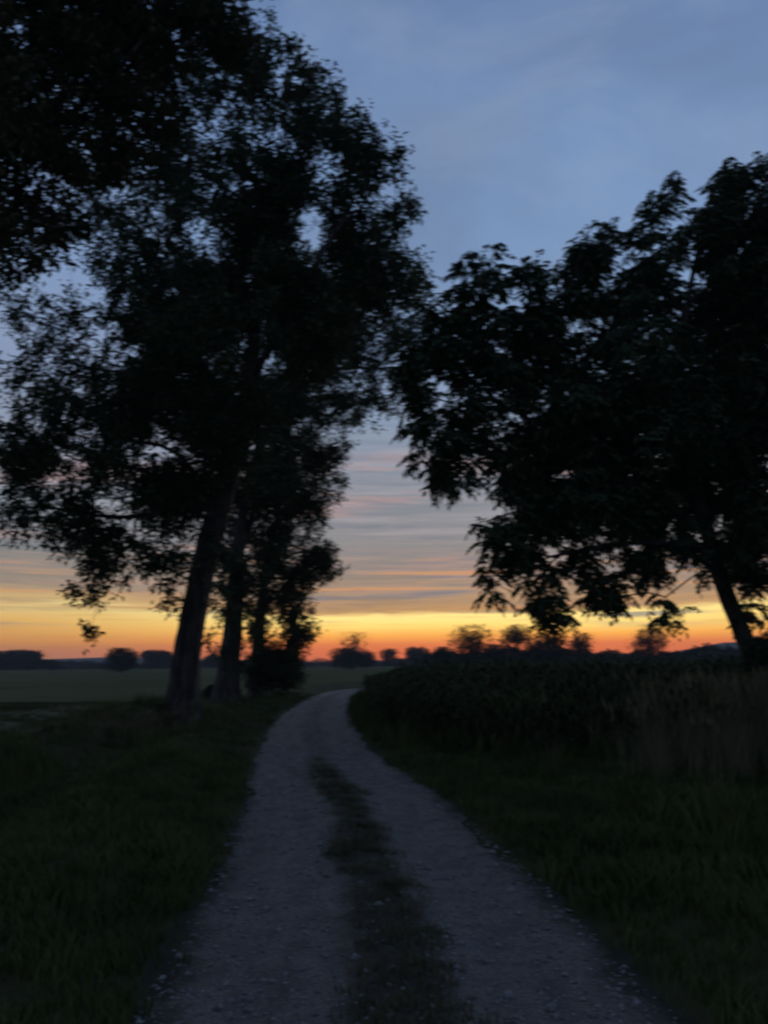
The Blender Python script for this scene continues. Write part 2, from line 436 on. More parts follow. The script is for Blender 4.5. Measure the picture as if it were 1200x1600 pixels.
def place(n, x0, x1, y0, y1, keep, power=1.0):
    y = y0 + (y1 - y0) * rng.random(n) ** power
    x = x0 + (x1 - x0) * rng.random(n)
    s, hw = road_s(x, y)
    k = keep(x, y, s, hw)
    x, y = x[k], y[k]
    return np.stack([x, y, H(x, y)], 1), s[k], hw[k]

def crop_front(x): return np.interp(x, [-1.2, -0.4, 0.75, 2.3, 4.0, 8.4, 14, 40, 90], [29, 19, 14.6, 12.4, 13.0, 15.5, 17, 22, 30])
def crop_left(y): return np.interp(y, [12, 14, 18, 30, 38, 42, 46, 52], [2.4, 1.1, -0.1, -0.75, -0.4, 2.0, 7, 20])
def in_crop(x, y): return (y > crop_front(x)) & (x > crop_left(y)) & (y < np.interp(x, [0, 8, 20, 90], [42, 50, 54, 62]))

nmask = lambda x, y, f, z=0.0: np.array([mnoise.noise((a * f, b * f, z)) for a, b in zip(x, y)])

# short verge grass
T, FT = tufts(9, 0.095, 0.009, 0.08, 0.7)
def k_verge(x, y, s, hw):
    off = np.abs(s) - hw
    fade = np.clip(off * 3.2, 0, 1)
    near = rng.random(len(x)) < np.clip(fade, 0.0, 1)
    return (off > -0.05) & near & (off < 9.5) & ~in_crop(x, y) & (x > left_edge(y) - 1)
p, s, hw = place(34000, -8, 9, 2.2, 13, k_verge, 1.25)
q, s2, hw2 = place(24000, -11, 16, 12, 40, k_verge, 1.2)
p = np.vstack([p, q]); n = len(p)
gV, gF = scatter(T, FT, p, rng.uniform(0, 6.28, n), rng.uniform(0.5, 1.7, n) * (1 + 0.45 * wob(p[:, 0] * 2, p[:, 1] * 2)), rng.normal(0, 0.15, (n, 2)))
o = mesh_obj('verge_grass', gV, gF, 'grass', None, 'stuff'); o['label'] = 'short green grass on the verges beside the track'; o['category'] = 'grass'

# strip between the wheel tracks
T, FT = tufts(10, 0.055, 0.006, 0.06, 0.8)
def k_strip(x, y, s, hw):
    nm = nmask(x, y, 0.9, 4.0)
    wd = (0.24 + 0.16 * nm + 0.14 * nmask(x, y, 3.1, 1.0)) * smooth(14.5, 10.0, y) + rng.normal(0, 0.05, len(x))
    return (np.abs(s) < wd) & (nm + 0.5 * nmask(x, y, 4.0, 8.0) > -0.22 + 0.22 * smooth(5.5, 3.2, y)) & (y < 40)
p, s, hw = place(20000, -3.2, 1.2, 2.2, 14, k_strip, 1.0)
q, s2, hw2 = place(500, -4, 0.5, 13, 24, k_strip, 1.0)
p = np.vstack([p, q]); n = len(p)
gV, gF = scatter(T, FT, p, rng.uniform(0, 6.28, n), rng.uniform(0.5, 1.5, n), rng.normal(0, 0.2, (n, 2)))
o = mesh_obj('strip_grass', gV, gF, 'strip', None, 'stuff'); o['label'] = 'low grass and weeds between the wheel tracks'; o['category'] = 'grass'

# taller weeds: ragged edges, by the trunks, left ridge
T, FT = tufts(8, 0.42, 0.014, 0.09, 0.5)
def k_tall(x, y, s, hw):
    off = np.abs(s) - hw
    nm = nmask(x, y, 0.35, 2.0)
    a = (s < 0) & (off > 2.3) & (nm > 0.12) & (x > left_edge(y) - 0.6)
    b = (s > 0) & (off > 1.4) & (nm > 0.08) & ~in_crop(x, y)
    c = (np.abs(y - crop_front(x)) < 1.4) & (x > -1.5) & (rng.random(len(x)) < 0.8)
    c2 = (x > crop_left(y) - 0.8) & (x < crop_left(y) + 0.4) & (y > 14) & (y < 42) & (off > 0.15)
    return (a | b | c | c2) & (off > 0.15) & (off < 22)
p, s, hw = place(15000, -10, 16, 3.0, 42, k_tall, 1.3); n = len(p)
gV, gF = scatter(T, FT, p, rng.uniform(0, 6.28, n), rng.uniform(0.6, 1.5, n), rng.normal(0, 0.15, (n, 2)))
o = mesh_obj('weeds', gV, gF, 'grass', None, 'stuff'); o['label'] = 'tall ragged weeds along the outer verge and crop edge'; o['category'] = 'weeds'

# seeding dry grass, right side and by the trunks
def seed_grass(n, h, g):
    V, F = blade_tuft(n, h, 0.010, 0.12, 0.35, g)
    V = list(map(tuple, V)); F = list(map(tuple, F))
    for i in range(5):
        a = g.uniform(0, 6.28); r = 0.1 * g.uniform(); x, y = r*math.cos(a), r*math.sin(a); tx, ty = x + g.normal(0, .09), y + g.normal(0, .09); hh = h * g.uniform(1.05, 1.35)
        k = len(V)
        V += [(x-.003, y, 0), (x+.003, y, 0), (tx, ty, hh), (tx-.022, ty, hh+.05), (tx+.022, ty, hh+.06), (tx, ty+.02, hh+.05), (tx*1.1, ty*1.1, hh+.19)]
        F += [(k, k+1, k+2), (k+2, k+4, k+6), (k+2, k+6, k+3), (k+2, k+5, k+6)]
    return np.array(V), np.array(F)
T = []
for i in range(5):
    V, FT = seed_grass(9, 0.75, g_); T.append(V)
def k_dry(x, y, s, hw):
    c = 1.3 * np.exp(-((x - 6.3) / 1.9) ** 2 - ((y - 10.8) / 2.2) ** 2) + 1.2 * np.exp(-((x - 9.5) / 3.4) ** 2 - ((y - 14.0) / 3.0) ** 2)
    tr = 0.55 * np.exp(-((x + 6.0) / 1.9) ** 2 - ((y - 20.0) / 2.2) ** 2) + 0.6 * np.exp(-((x + 7.0) / 1.8) ** 2 - ((y - 34.0) / 3.0) ** 2)
    return (rng.random(len(x)) < np.maximum(c, tr)) & (np.abs(s) - hw > 1.0) & ((np.abs(s) < 60)) & (y < crop_front(x) + 0.6)
p, s, hw = place(20000, -10, 16, 6, 38, k_dry); n = len(p)
gV, gF = scatter(T, FT, p, rng.uniform(0, 6.28, n), rng.uniform(0.6, 1.25, n) * np.where(p[:, 0] < 0, 0.55, 1.0), rng.normal(0, 0.12, (n, 2)))
o = mesh_obj('seeding_grass', gV, gF, 'dry_grass', None, 'stuff'); o['label'] = 'tall pale seeding grass in front of the crop and at the tree feet'; o['category'] = 'grass'

# field stubble / young crop rows on the near left field (as far as it can be told)
T, FT = tufts(7, 0.09, 0.010, 0.08, 0.6)
def k_f(x, y, s, hw): return (x < left_edge(y) + 0.3)
p, s, hw = place(22000, -26, -7, 8, 33, k_f, 0.9)
p[:, 0] = np.round(p[:, 0] / 0.3) * 0.3 + rng.normal(0, 0.07, len(p)); n = len(p)
p[:, 2] = H(p[:, 0], p[:, 1])
gV, gF = scatter(T, FT, p, rng.uniform(0, 6.28, n), rng.uniform(0.6, 1.4, n))
o = mesh_obj('field_grass', gV, gF, 'grass', None, 'stuff'); o['label'] = 'sparse low growth on the near left field'; o['category'] = 'grass'

# stones on the track
ico = np.array([(0, 0, 1), (1, 0, 0.1), (0.2, 1, 0), (-1, 0.1, 0.1), (0, -1, -0.05), (0, 0, -1)], float)
FT = np.array([(0, 1, 2), (0, 2, 3), (0, 3, 4), (0, 4, 1), (5, 2, 1), (5, 3, 2), (5, 4, 3), (5, 1, 4)])
T = [ico * np.array([1, 1, 0.55]) * (1 + 0.3 * g_.normal(0, 1, (6, 1))).clip(0.5, 1.5) for i in range(6)]
def k_st(x, y, s, hw): return (np.abs(s) < hw * 1.03) & ((np.abs(s) > 0.3) | (rng.random(len(x)) < 0.25))
p, s, hw = place(26000, -3, 1.5, 2.3, 16, k_st, 1.6); n = len(p)
p[:, 2] += 0.012
gV, gF = scatter(T, FT, p, rng.uniform(0, 6.28, n), np.clip(rng.lognormal(-4.65, 0.55, n), 0.004, 0.045))
o = mesh_obj('gravel_stones', gV, gF, 'stone', None, 'stuff'); o['label'] = 'loose pale stones lying on the track'; o['category'] = 'gravel'

# ------------------------------------------------------------------ tall crop
def crop_plant(g):
    V = []; F = []
    hgt = 1.5 * g.uniform(0.93, 1.05)
    for a in range(3):
        t = a * 2.1; V.append((0.014 * math.cos(t), 0.014 * math.sin(t), 0))
    V.append((g.normal(0, .03), g.normal(0, .03), hgt))
    F += [(0, 1, 3), (1, 2, 3), (2, 0, 3)]
    for i in range(9):
        z = hgt * (0.10 + 0.88 * i / 8.5); a = i * 2.7 + g.uniform(-.4, .4); L = g.uniform(.38, .62) * (1 - .35 * abs(i / 8 - .5)); wd = g.uniform(.06, .10)
        dx, dy = math.cos(a), math.sin(a); qx, qy = -dy, dx
        up = g.uniform(.5, .9) if i > 5 else g.uniform(.2, .5)
        pts = [(0, 0), (.35, up * .75), (.72, up * .7), (1.0, up * .7 - g.uniform(.35, .75))]
        k = len(V)
        for j, (r, u) in enumerate(pts[:3]):
            ww = wd * (.45, 1, .7)[j] / 2
            V += [(dx*r*L - qx*ww, dy*r*L - qy*ww, z + u*L), (dx*r*L + qx*ww, dy*r*L + qy*ww, z + u*L)]
        V.append((dx*pts[3][0]*L, dy*pts[3][0]*L, z + pts[3][1]*L))
        F += [(k, k+1, k+3), (k, k+3, k+2), (k+2, k+3, k+5), (k+2, k+5, k+4), (k+4, k+5, k+6)]
    return np.array(V), np.array(F)
T = []
for i in range(8):
    V, FT = crop_plant(g_); T.append(V)
n = 60000
x = rng.uniform(-1.5, 70, n); y = rng.uniform(12, 62, n)
k = in_crop(x, y); x, y = x[k], y[k]
depth = np.minimum(y - crop_front(x), (x - crop_left(y)) * 1.6)
keep = rng.random(len(x)) < np.where(depth < 2.2, 1.0, 0.22) * np.where(np.hypot(x, y) > 40, 0.35, 1.0)
x, y, depth = x[keep], y[keep], depth[keep]
# extra plants along the visible front
xe = rng.uniform(-1.2, 18, 9000); ye = rng.uniform(12, 36, 9000)
k = in_crop(xe, ye) & (np.minimum(ye - crop_front(xe), (xe - crop_left(ye)) * 1.6) < 1.6)
x = np.concatenate([x, xe[k]]); y = np.concatenate([y, ye[k]]); depth = np.minimum(y - crop_front(x), (x - crop_left(y)) * 1.6)
p = np.stack([x, y, H(x, y)], 1); n = len(p)
scl = rng.uniform(0.80, 1.06, n) * (0.66 + 0.34 * smooth(0, 3.2, depth)) * (1 + 0.05 * wob(x * .5, y * .5) + 0.04 * wob(x * 1.7, y * 1.3)) * 0.95
cV, cF = scatter(T, FT, p, rng.uniform(0, 6.28, n), scl, rng.normal(0, 0.12, (n, 2)))
print('crop plants', n)
o = mesh_obj('tall_crop', cV, cF, 'crop', None, 'stuff'); o['label'] = 'dense dark stand of tall leafy crop right of the track'; o['category'] = 'crop'

# ------------------------------------------------------------------ trees
def tube(path, rad, sides, cap=True, flute=0.0, seed=0.0):
    path = np.asarray(path, float); n = len(path)
    tg = np.gradient(path, axis=0); tg /= (np.linalg.norm(tg, axis=1)[:, None] + 1e-9)
    ref = np.array([0.31, 0.95, 0.05])
    a = np.cross(tg, ref); a /= (np.linalg.norm(a, axis=1)[:, None] + 1e-9)
    b = np.cross(tg, a)
    th = np.linspace(0, 2 * math.pi, sides, endpoint=False)
    rr = np.repeat(np.asarray(rad, float)[:, None], sides, 1)
    if flute:
        for i in range(n):
            for j in range(sides):
                rr[i, j] *= 1 + flute * (mnoise.noise((math.cos(th[j]) * 3.5, math.sin(th[j]) * 3.5, path[i, 2] * 0.9 + seed)) + 0.7 * mnoise.noise((math.cos(th[j]) * 9, math.sin(th[j]) * 9, path[i, 2] * 2.2 + seed)))
    V = path[:, None, :] + rr[:, :, None] * (np.cos(th)[None, :, None] * a[:, None, :] + np.sin(th)[None, :, None] * b[:, None, :])
    V = V.reshape(-1, 3)
    i = np.arange(n - 1)[:, None] * sides; j = np.arange(sides)[None, :]; j2 = (j + 1) % sides
    F = np.stack([i + j, i + j2, i + sides + j2, i + sides + j], -1).reshape(-1, 4)
    return V, F

def join(parts):
    Vs = []; Fs = []; k = 0
    for V, F in parts:
        Vs.append(V); Fs.append(F + k); k += len(V)
    return np.vstack(Vs), np.vstack(Fs)

def rand_dirs(n):
    v = rng.normal(0, 1, (n, 3)); return v / np.linalg.norm(v, axis=1)[:, None]

def leaves_mesh(base, dirn, L, W, fold=0.25):
    """one folded rhombic leaf per row"""
    n = len(base)
    dirn = dirn / (np.linalg.norm(dirn, axis=1)[:, None] + 1e-9)
    side = np.cross(dirn, rand_dirs(n) * 0.6 + np.array([0, 0, 1.0])); side /= (np.linalg.norm(side, axis=1)[:, None] + 1e-9)
    nor = np.cross(side, dirn)
    L = L[:, None]; W = W[:, None]
    m = base + dirn * L * 0.42
    V = np.stack([base, m + side * W / 2 + nor * W * fold, base + dirn * L - nor * L * 0.12, m - side * W / 2 + nor * W * fold], 1).reshape(-1, 3)
    k = np.arange(n)[:, None] * 4
    F = np.concatenate([k + np.array([[0, 2, 1]]), k + np.array([[0, 3, 2]])], 0)
    return V, F

def build_tree(name, label, cat, trunk, lobes, nclust, limbs=(), leaf='leaf', lsize=0.15, per=46, compound=False, cl_r=0.55,
               thr=-0.12, nf=0.42, group=None, seed=1.0, droop=0.25, bark_sides=26, start=0.35, ylim=None, nlimb=12, tip=0.007, flare=0.6, parent_th=None):
    tp = np.array([at(a, b, c) for a, b, c, r in trunk]); tr = np.array([r for *_, r in trunk])
    tp[0, 2] = H(tp[0:1, 0], tp[0:1, 1])[0] - 0.12
    # resample trunk
    TP, K = catmull(tp, 0.22); TR = np.interp(K, np.arange(len(tr)), tr)
    root = thing(name, label, cat, tuple(TP[0]) , group)
    org = np.array(root.location)
    # attractors
    vol = np.array([(r * d / 1164) ** 2.3 * dens for (a, b, d, r, dens) in lobes]); vol /= vol.sum()
    A = []; 
    for (a, b, d, r, dens), v in zip(lobes, vol):
        c = at(a, b, d); rm = r * math.hypot(d, c[0]) / 1164 * 0.96; want = max(2, int(round(nclust * v))); got = 0; tries = 0
        while got < want and tries < want * 12:
            tries += 1
            u = random.random() ** (1 / 2.4); q = c + rm * u * rand_dirs(1)[0] * np.array([1, 1.0 if rm < 2 else 0.85, 1])
            if q[2] < 1.0: continue
            if r > 24 and mnoise.noise(Vector(q * nf + seed * 13.7)) + 0.5 * mnoise.noise(Vector(q * nf * 2.6 + seed * 3.7)) < thr: continue
            A.append(q); got += 1
    A = np.array(A)
    # skeleton: nodes
    P_ = [p for p in TP]; par = [-1] + list(range(len(TP) - 1)); plen = list(np.concatenate([[0], np.cumsum(np.linalg.norm(np.diff(TP, axis=0), axis=1))]))
    fixed = len(TP)
    cap = len(TP) + 60000
    NP = np.zeros((cap, 3)); NP[:fixed] = TP; PL = np.zeros(cap); PL[:fixed] = plen
    PA = np.full(cap, -1, int); PA[:fixed] = par; nn = fixed
    ok0 = int(fixed * start); PL[:ok0] += 1e3
    PL[ok0:fixed] -= plen[ok0]
    for lb in limbs:
        pts = np.array([at(a, b, c) for a, b, c in lb])
        j = int(np.argmin(np.linalg.norm(NP[:fixed] - pts[0], axis=1)))
        pts[0] = NP[j]
        LP, _ = catmull(pts, 0.3)
        prev = j
        for q in LP[1:]:
            NP[nn] = q; PA[nn] = prev; PL[nn] = (PL[prev] % 1e3) + np.linalg.norm(q - NP[prev]); prev = nn; nn += 1
    order = np.argsort(np.linalg.norm(A - TP[int(fixed * 0.7)], axis=1) + rng.normal(0, 0.8, len(A)))
    tips = []
    for ai in order:
        q = A[ai]
        d = np.linalg.norm(NP[:nn] - q, axis=1)
        cost = d * 1.0 + 0.32 * PL[:nn] + 0.9 * np.maximum(0, NP[:nn, 2] - q[2])       # branches rise
        j = int(np.argmin(cost)); dist = d[j]
        if dist < 0.12: tips.append(j); continue
        pj = PA[j]
        pd = NP[j] - NP[pj] if pj >= 0 else np.array([0, 0, 1.0])
        pd = pd / (np.linalg.norm(pd) + 1e-9)
        ctrl = NP[j] + (pd * 0.55 + np.array([0, 0, 0.15])) * dist * 0.4 + rng.normal(0, 0.05 * dist, 3)
        m = max(2, int(dist / 0.45))
        prev = j
        for i in range(1, m + 1):
            t = i / m
            b_ = (1 - t) ** 2 * NP[j] + 2 * t * (1 - t) * ctrl + t * t * q
            if i < m: b_ = b_ + rng.normal(0, 0.025, 3)
            NP[nn] = b_; PA[nn] = prev; PL[nn] = (PL[prev] % 1e3) + np.linalg.norm(b_ - NP[prev]); prev = nn; nn += 1
        tips.append(prev)
    cnt = np.zeros(nn)
    for t_ in tips: cnt[t_] += 1
    for i in range(nn - 1, -1, -1):
        if PA[i] >= 0: cnt[PA[i]] += cnt[i]
    cnt = np.maximum(cnt, 1)
    rad = tip * cnt ** 0.47
    rad[:fixed] = TR
    lim = 0.62 * TR.max()
    rad[fixed:] = np.minimum(rad[fixed:], lim)
    for i in range(fixed, nn): rad[i] = min(rad[i], rad[PA[i]] * (0.8 if PA[i] < fixed else 1.0))
    ch = [[] for _ in range(nn)]
    for i in range(fixed, nn): ch[PA[i]].append(i)
    # chains
    chains = []; stack = [(j, c) for j in range(fixed) for c in ch[j]]
    while stack:
        a, c = stack.pop()
        chain = [a, c]; cur = c
        while ch[cur]:
            kids = sorted(ch[cur], key=lambda k: -cnt[k])
            for k in kids[1:]: stack.append((cur, k))
            cur = kids[0]; chain.append(cur)
        chains.append(chain)
    chains.sort(key=lambda c: -rad[c[1]])
    fine = []
    for ci, c in enumerate(chains):
        pth = NP[c]; r = rad[c].copy(); r[0] = r[1]
        if len(c) == 2: r[1] = r[0] * 0.5
        r[-1] *= 0.5
        if ci < nlimb and r[1] > 0.035:
            V, F = tube(pth - org, r, 10, flute=0.06, seed=seed + ci)
            mesh_obj('limb', V, F, 'bark', root, None, True)
        else:
            fine.append(tube(pth - org, r, 6 if r[1] > 0.03 else (4 if r[1] > 0.015 else 3)))
    # trunk with root flare
    Vt = TP - org
    rz = np.concatenate([[0], np.cumsum(np.linalg.norm(np.diff(TP, axis=0), axis=1))])
    rr = TR * (1 + flare * np.exp(-rz / (TR[0] * 1.5)))
    V, F = tube(Vt, rr, bark_sides, flute=0.11, seed=seed)
    mesh_obj('trunk', V, F, 'bark', root, None, True)
    # twiglets and leaves
    tipn = np.array(tips); C = NP[tipn]; D = NP[tipn] - NP[np.maximum(PA[tipn], 0)]
    D /= (np.linalg.norm(D, axis=1)[:, None] + 1e-9)
    nt = 6
    Cr = np.repeat(C, nt, 0); Dr = np.repeat(D, nt, 0)
    td = Dr * 0.55 + rand_dirs(len(Cr)) * 0.95 + np.array([0, 0, -droop])
    td /= np.linalg.norm(td, axis=1)[:, None]
    tl = cl_r * rng.uniform(0.5, 1.35, len(Cr))
    # twig sticks: thin 3-sided
    k3 = np.array([0, 2.09, 4.19])
    sx = np.cross(td, [0.3, 0.2, 0.93]); sx /= np.linalg.norm(sx, axis=1)[:, None]; sy = np.cross(td, sx)
    ring = (np.cos(k3)[None, :, None] * sx[:, None] + np.sin(k3)[None, :, None] * sy[:, None]) * 0.006
    TV = np.concatenate([Cr[:, None] + ring, (Cr + td * tl[:, None])[:, None]], 1).reshape(-1, 3) - org
    kk = np.arange(len(Cr))[:, None] * 4
    TF = np.concatenate([kk + np.array([[0, 1, 3]]), kk + np.array([[1, 2, 3]]), kk + np.array([[2, 0, 3]])], 0)
    mesh_obj('twigs', TV, TF, 'bark', root, 'stuff')
    if fine:
        V, F = join(fine)
        mesh_obj('branchwork', V, F, 'bark', root, 'stuff', True)
    if compound:
        npl = 3; nl = 9
        u = rng.uniform(0.25, 1.0, (len(Cr), npl))
        B = (Cr[:, None] + td[:, None] * (tl[:, None] * u)[:, :, None]).reshape(-1, 3)
        rd = rand_dirs(len(B)) * np.array([1, 1, 0.4]) + np.repeat(td, npl, 0) * 0.5 + np.array([0, 0, -0.15]); rd /= np.linalg.norm(rd, axis=1)[:, None]
        rl = lsize * 1.9 * rng.uniform(0.7, 1.2, len(B))
        tt_ = np.linspace(0.15, 1, nl)
        LB = B[:, None] + rd[:, None] * (rl[:, None] * tt_)[:, :, None] + np.array([0, 0, -1.0]) * (0.45 * rl[:, None] * tt_ ** 2)[:, :, None]
        sd = np.cross(rd, [0, 0, 1.0]); sd /= (np.linalg.norm(sd, axis=1)[:, None] + 1e-9)
        sg = np.where(np.arange(nl) % 2 == 0, 1.0, -1.0); sg[-1] = 0
        LD = rd[:, None] * 0.55 + sd[:, None] * sg[None, :, None] * 0.8 + np.array([0, 0, -0.55]) + rng.normal(0, 0.15, (len(B), nl, 3))
        LB = LB.reshape(-1, 3); LD = LD.reshape(-1, 3); n = len(LB)
        V, F = leaves_mesh(LB, LD, lsize * rng.uniform(0.7, 1.15, n), lsize * 0.48 * rng.uniform(0.8, 1.2, n))
    else:
        pl = max(1, per // nt)
        u = rng.uniform(0.1, 1.05, (len(Cr), pl))
        B = (Cr[:, None] + td[:, None] * (tl[:, None] * u)[:, :, None]).reshape(-1, 3) + rng.normal(0, 0.05, (len(Cr) * pl, 3))
        LD = rand_dirs(len(B)) * 0.9 + np.repeat(td, pl, 0) * 0.6 + np.array([0, 0, -droop * 1.2])
        n = len(B)
        V, F = leaves_mesh(B, LD, lsize * np.clip(rng.lognormal(-0.12, 0.32, n), 0.35, 1.7), lsize * 0.58 * rng.uniform(0.8, 1.2, n))
    mesh_obj('crown', V - org, F, leaf, root, 'stuff')
    print(name, 'clusters', len(A), 'nodes', nn, 'leaves', len(F) // 2)
    return root

GA = 'roadside trees along the left of the track'
# big leaning tree on the left verge
build_tree('broadleaf_tree', 'large leaning tree with the thickest trunk, nearest whole tree on the left verge', 'tree',
    [(283, 1133, 20.9, 0.44), (290, 1050, 20.9, 0.38), (302, 960, 20.9, 0.35), (320, 880, 20.8, 0.34), (345, 780, 20.7, 0.33), (372, 690, 20.6, 0.27), (392, 580, 20.5, 0.22),
     (402, 450, 20.5, 0.15), (405, 330, 20.4, 0.08), (400, 240, 20.3, 0.03)],
    [(330, 430, 21, 170, 1.1), (430, 290, 20.5, 125, 1.0), (530, 240, 20, 70, 0.9), (520, 330, 21, 100, 1), (620, 325, 21, 42, 0.8), (575, 440, 21, 90, 0.9), (645, 420, 21.5, 35, 0.7),
     (320, 250, 22, 110, 0.7), (190, 350, 22, 130, 0.45), (430, 110, 21, 75, 1.0), (385, 60, 21.5, 60, 0.9), (480, 175, 20.5, 70, 1.0), (560, 205, 20.5, 48, 1.0), (600, 265, 20.5, 42, 0.9), (350, 130, 21.5, 80, 0.9), (440, 510, 20, 130, 1.1), (300, 620, 20, 150, 1.2), (190, 560, 22, 135, 0.75), (60, 620, 22, 110, 0.25), (335, 905, 20, 20, 0.9), (345, 860, 20.2, 26, 1.0), (262, 900, 20, 30, 0.9), (350, 950, 20.5, 13, 0.8),
     (110, 700, 21, 100, 1.0), (220, 740, 20, 110, 1.3), (30, 770, 20.5, 60, 0.9), (120, 800, 20.5, 70, 1.1), (180, 860, 20, 55, 1.3), (140, 925, 19.5, 26, 1.6), (150, 975, 19.4, 12, 2.5), (240, 860, 19, 45, 1.1),
     (265, 935, 19.5, 16, 0.9), (420, 420, 25, 140, 0.4), (280, 540, 25, 150, 0.35), (330, 480, 17.5, 130, 0.3), (20, 480, 22, 90, 0.25), (350, 720, 21, 60, 0.8), (300, 780, 20.8, 60, 1.2), (330, 660, 20.6, 70, 1.0), (570, 380, 20.6, 80, 0.9)],
    3000, limbs=[[(312, 905, 20.8), (288, 880, 20.5), (262, 868, 20.2), (225, 850, 19.8)],
                 [(318, 900, 20.8), (303, 830, 21.2), (292, 740, 21.6), (262, 620, 22), (240, 500, 22.4)],
                 [(345, 780, 20.7), (260, 800, 20.2), (180, 808, 20.2), (90, 795, 20.3), (10, 790, 20.6)],
                 [(385, 620, 20.6), (440, 500, 20.2), (500, 400, 20), (550, 320, 20)],
                 [(380, 660, 20.6), (450, 580, 21.2), (540, 480, 21.6), (600, 430, 21.6)]],
    leaf='leaf', lsize=0.15, per=54, group=GA, seed=1.0, thr=0.02, cl_r=0.5, nf=0.6)
# nearer tree whose trunk stands outside the picture; its boughs hang in at the upper left
build_tree('broadleaf_tree', 'nearest dark tree reaching in from the upper left corner, trunk out of view', 'tree',
    [(-330, 1330, 10.2, 0.42), (-325, 1000, 10.3, 0.36), (-318, 760, 10.4, 0.33), (-300, 520, 10.5, 0.28), (-270, 300, 10.6, 0.22), (-220, 90, 10.8, 0.15), (-170, -120, 11, 0.07)],
    [(40, 60, 11.5, 190, 1.0), (190, 30, 12, 150, 1.0), (310, 20, 12.5, 75, 1.0), (345, 70, 12.5, 60, 1.0), (375, 25, 12.5, 35, 1.0), (350, -30, 12.5, 60, 0.9), (150, 180, 12, 120, 0.9), (60, 270, 11.5, 110, 0.9), (-80, 200, 11, 200, 0.6), (230, 150, 12.3, 70, 0.7),
     (20, 390, 11, 50, 0.7), (-150, -120, 11, 260, 0.45), (100, -160, 12, 220, 0.5), (-60, 380, 10, 110, 0.5), (-450, 150, 10, 300, 0.25), (-300, 100, 7.5, 300, 0.3)],
    1450, limbs=[[(-300, 520, 10.5), (-150, 330, 11), (0, 220, 11.6), (120, 140, 12)], [(-250, 230, 10.7), (-60, 60, 11.3), (120, -10, 12), (280, -20, 12.5)]],
    leaf='leaf_brown', lsize=0.125, per=60, group=GA, seed=2.0, thr=-0.02, cl_r=0.38, nf=1.0)
# two trunks farther back on the left
build_tree('broadleaf_tree', 'second tree along the left verge, forked dark trunk behind the large leaning one', 'tree',
    [(352, 1093, 35.5, 0.56), (358, 1040, 35.5, 0.47), (364, 980, 35.5, 0.44), (369, 900, 35.5, 0.38), (376, 820, 35.4, 0.28), (396, 730, 35.2, 0.22), (430, 640, 35, 0.16), (470, 560, 35, 0.09), (490, 500, 35, 0.04)],
    [(430, 650, 35, 80, 1.0), (400, 740, 36, 75, 1.0), (480, 600, 35, 75, 1.0), (560, 560, 34, 75, 0.9), (610, 600, 33.5, 50, 0.9), (640, 540, 34, 55, 1.1), (630, 460, 34.5, 50, 0.9), (380, 640, 37, 90, 0.8), (350, 780, 36, 70, 0.8),
     (560, 640, 34, 35, 0.7), (360, 880, 35, 28, 0.7), (520, 480, 36, 110, 0.7), (450, 560, 39, 130, 0.6), (430, 800, 35, 35, 0.8), (345, 960, 34, 18, 0.7), (400, 860, 35, 50, 1.0), (345, 850, 36, 45, 0.9), (385, 930, 35, 36, 0.9), (335, 930, 36, 24, 0.7), (430, 740, 34, 60, 0.9), (330, 990, 35, 18, 0.7), (388, 985, 34.6, 24, 1.0), (340, 1020, 34.8, 12, 1.0), (322, 940, 35, 16, 0.8), (395, 910, 34.6, 30, 0.9), (385, 1030, 34.8, 14, 1.2)],
    1600, limbs=[[(365, 1000, 35.5), (350, 955, 35), (334, 925, 35), (326, 860, 35)], [(368, 950, 35.5), (362, 880, 36), (352, 790, 36.4), (350, 700, 36.8)], [(374, 900, 35.5), (400, 850, 35), (428, 800, 34.5), (436, 720, 34)], [(375, 880, 35.5), (395, 800, 36), (400, 700, 36.5)], [(440, 640, 35), (520, 580, 34.5), (600, 575, 34)]],
    leaf='leaf', lsize=0.19, per=42, group=GA, seed=3.0, thr=-0.10, cl_r=0.62, tip=0.009)
build_tree('broadleaf_tree', 'third tree along the left verge, slim trunk with pale thin foliage beside the track', 'tree',
    [(399, 1087, 39, 0.36), (402, 1020, 39, 0.32), (408, 950, 39, 0.29), (418, 880, 38.8, 0.22), (435, 800, 38.6, 0.13), (450, 720, 38.5, 0.08), (455, 640, 38.5, 0.04)],
    [(455, 800, 38, 50, 1.0), (485, 870, 37, 42, 1.0), (450, 900, 38, 45, 1.0), (490, 790, 38, 38, 0.9), (460, 720, 38, 60, 0.9), (505, 720, 37.5, 42, 0.8), (500, 890, 36.5, 24, 0.9), (420, 760, 40, 60, 0.7),
     (430, 670, 39, 60, 0.7), (445, 970, 37, 48, 0.4), (470, 985, 36.5, 34, 0.35), (530, 700, 37.5, 26, 0.6), (425, 1000, 38, 26, 0.9), (405, 950, 38.2, 26, 0.9), (450, 1020, 37, 30, 0.7), (430, 920, 38, 30, 0.9), (515, 760, 37.5, 30, 0.6), (510, 880, 37, 30, 0.6), (535, 640, 37.5, 40, 0.6), (450, 950, 37, 36, 1.0), (430, 850, 38, 46, 1.0), (405, 860, 40, 40, 0.6), (520, 640, 38, 40, 0.5), (450, 1010, 37, 40, 0.5)],
    1150, limbs=[[(404, 1000, 39), (430, 970, 38), (460, 965, 37.2)], [(412, 920, 39), (450, 870, 38), (485, 860, 37.2)]],
    leaf='leaf_light', lsize=0.18, per=36, group=GA, seed=4.0, thr=-0.06, cl_r=0.5, tip=0.009, nf=0.8)
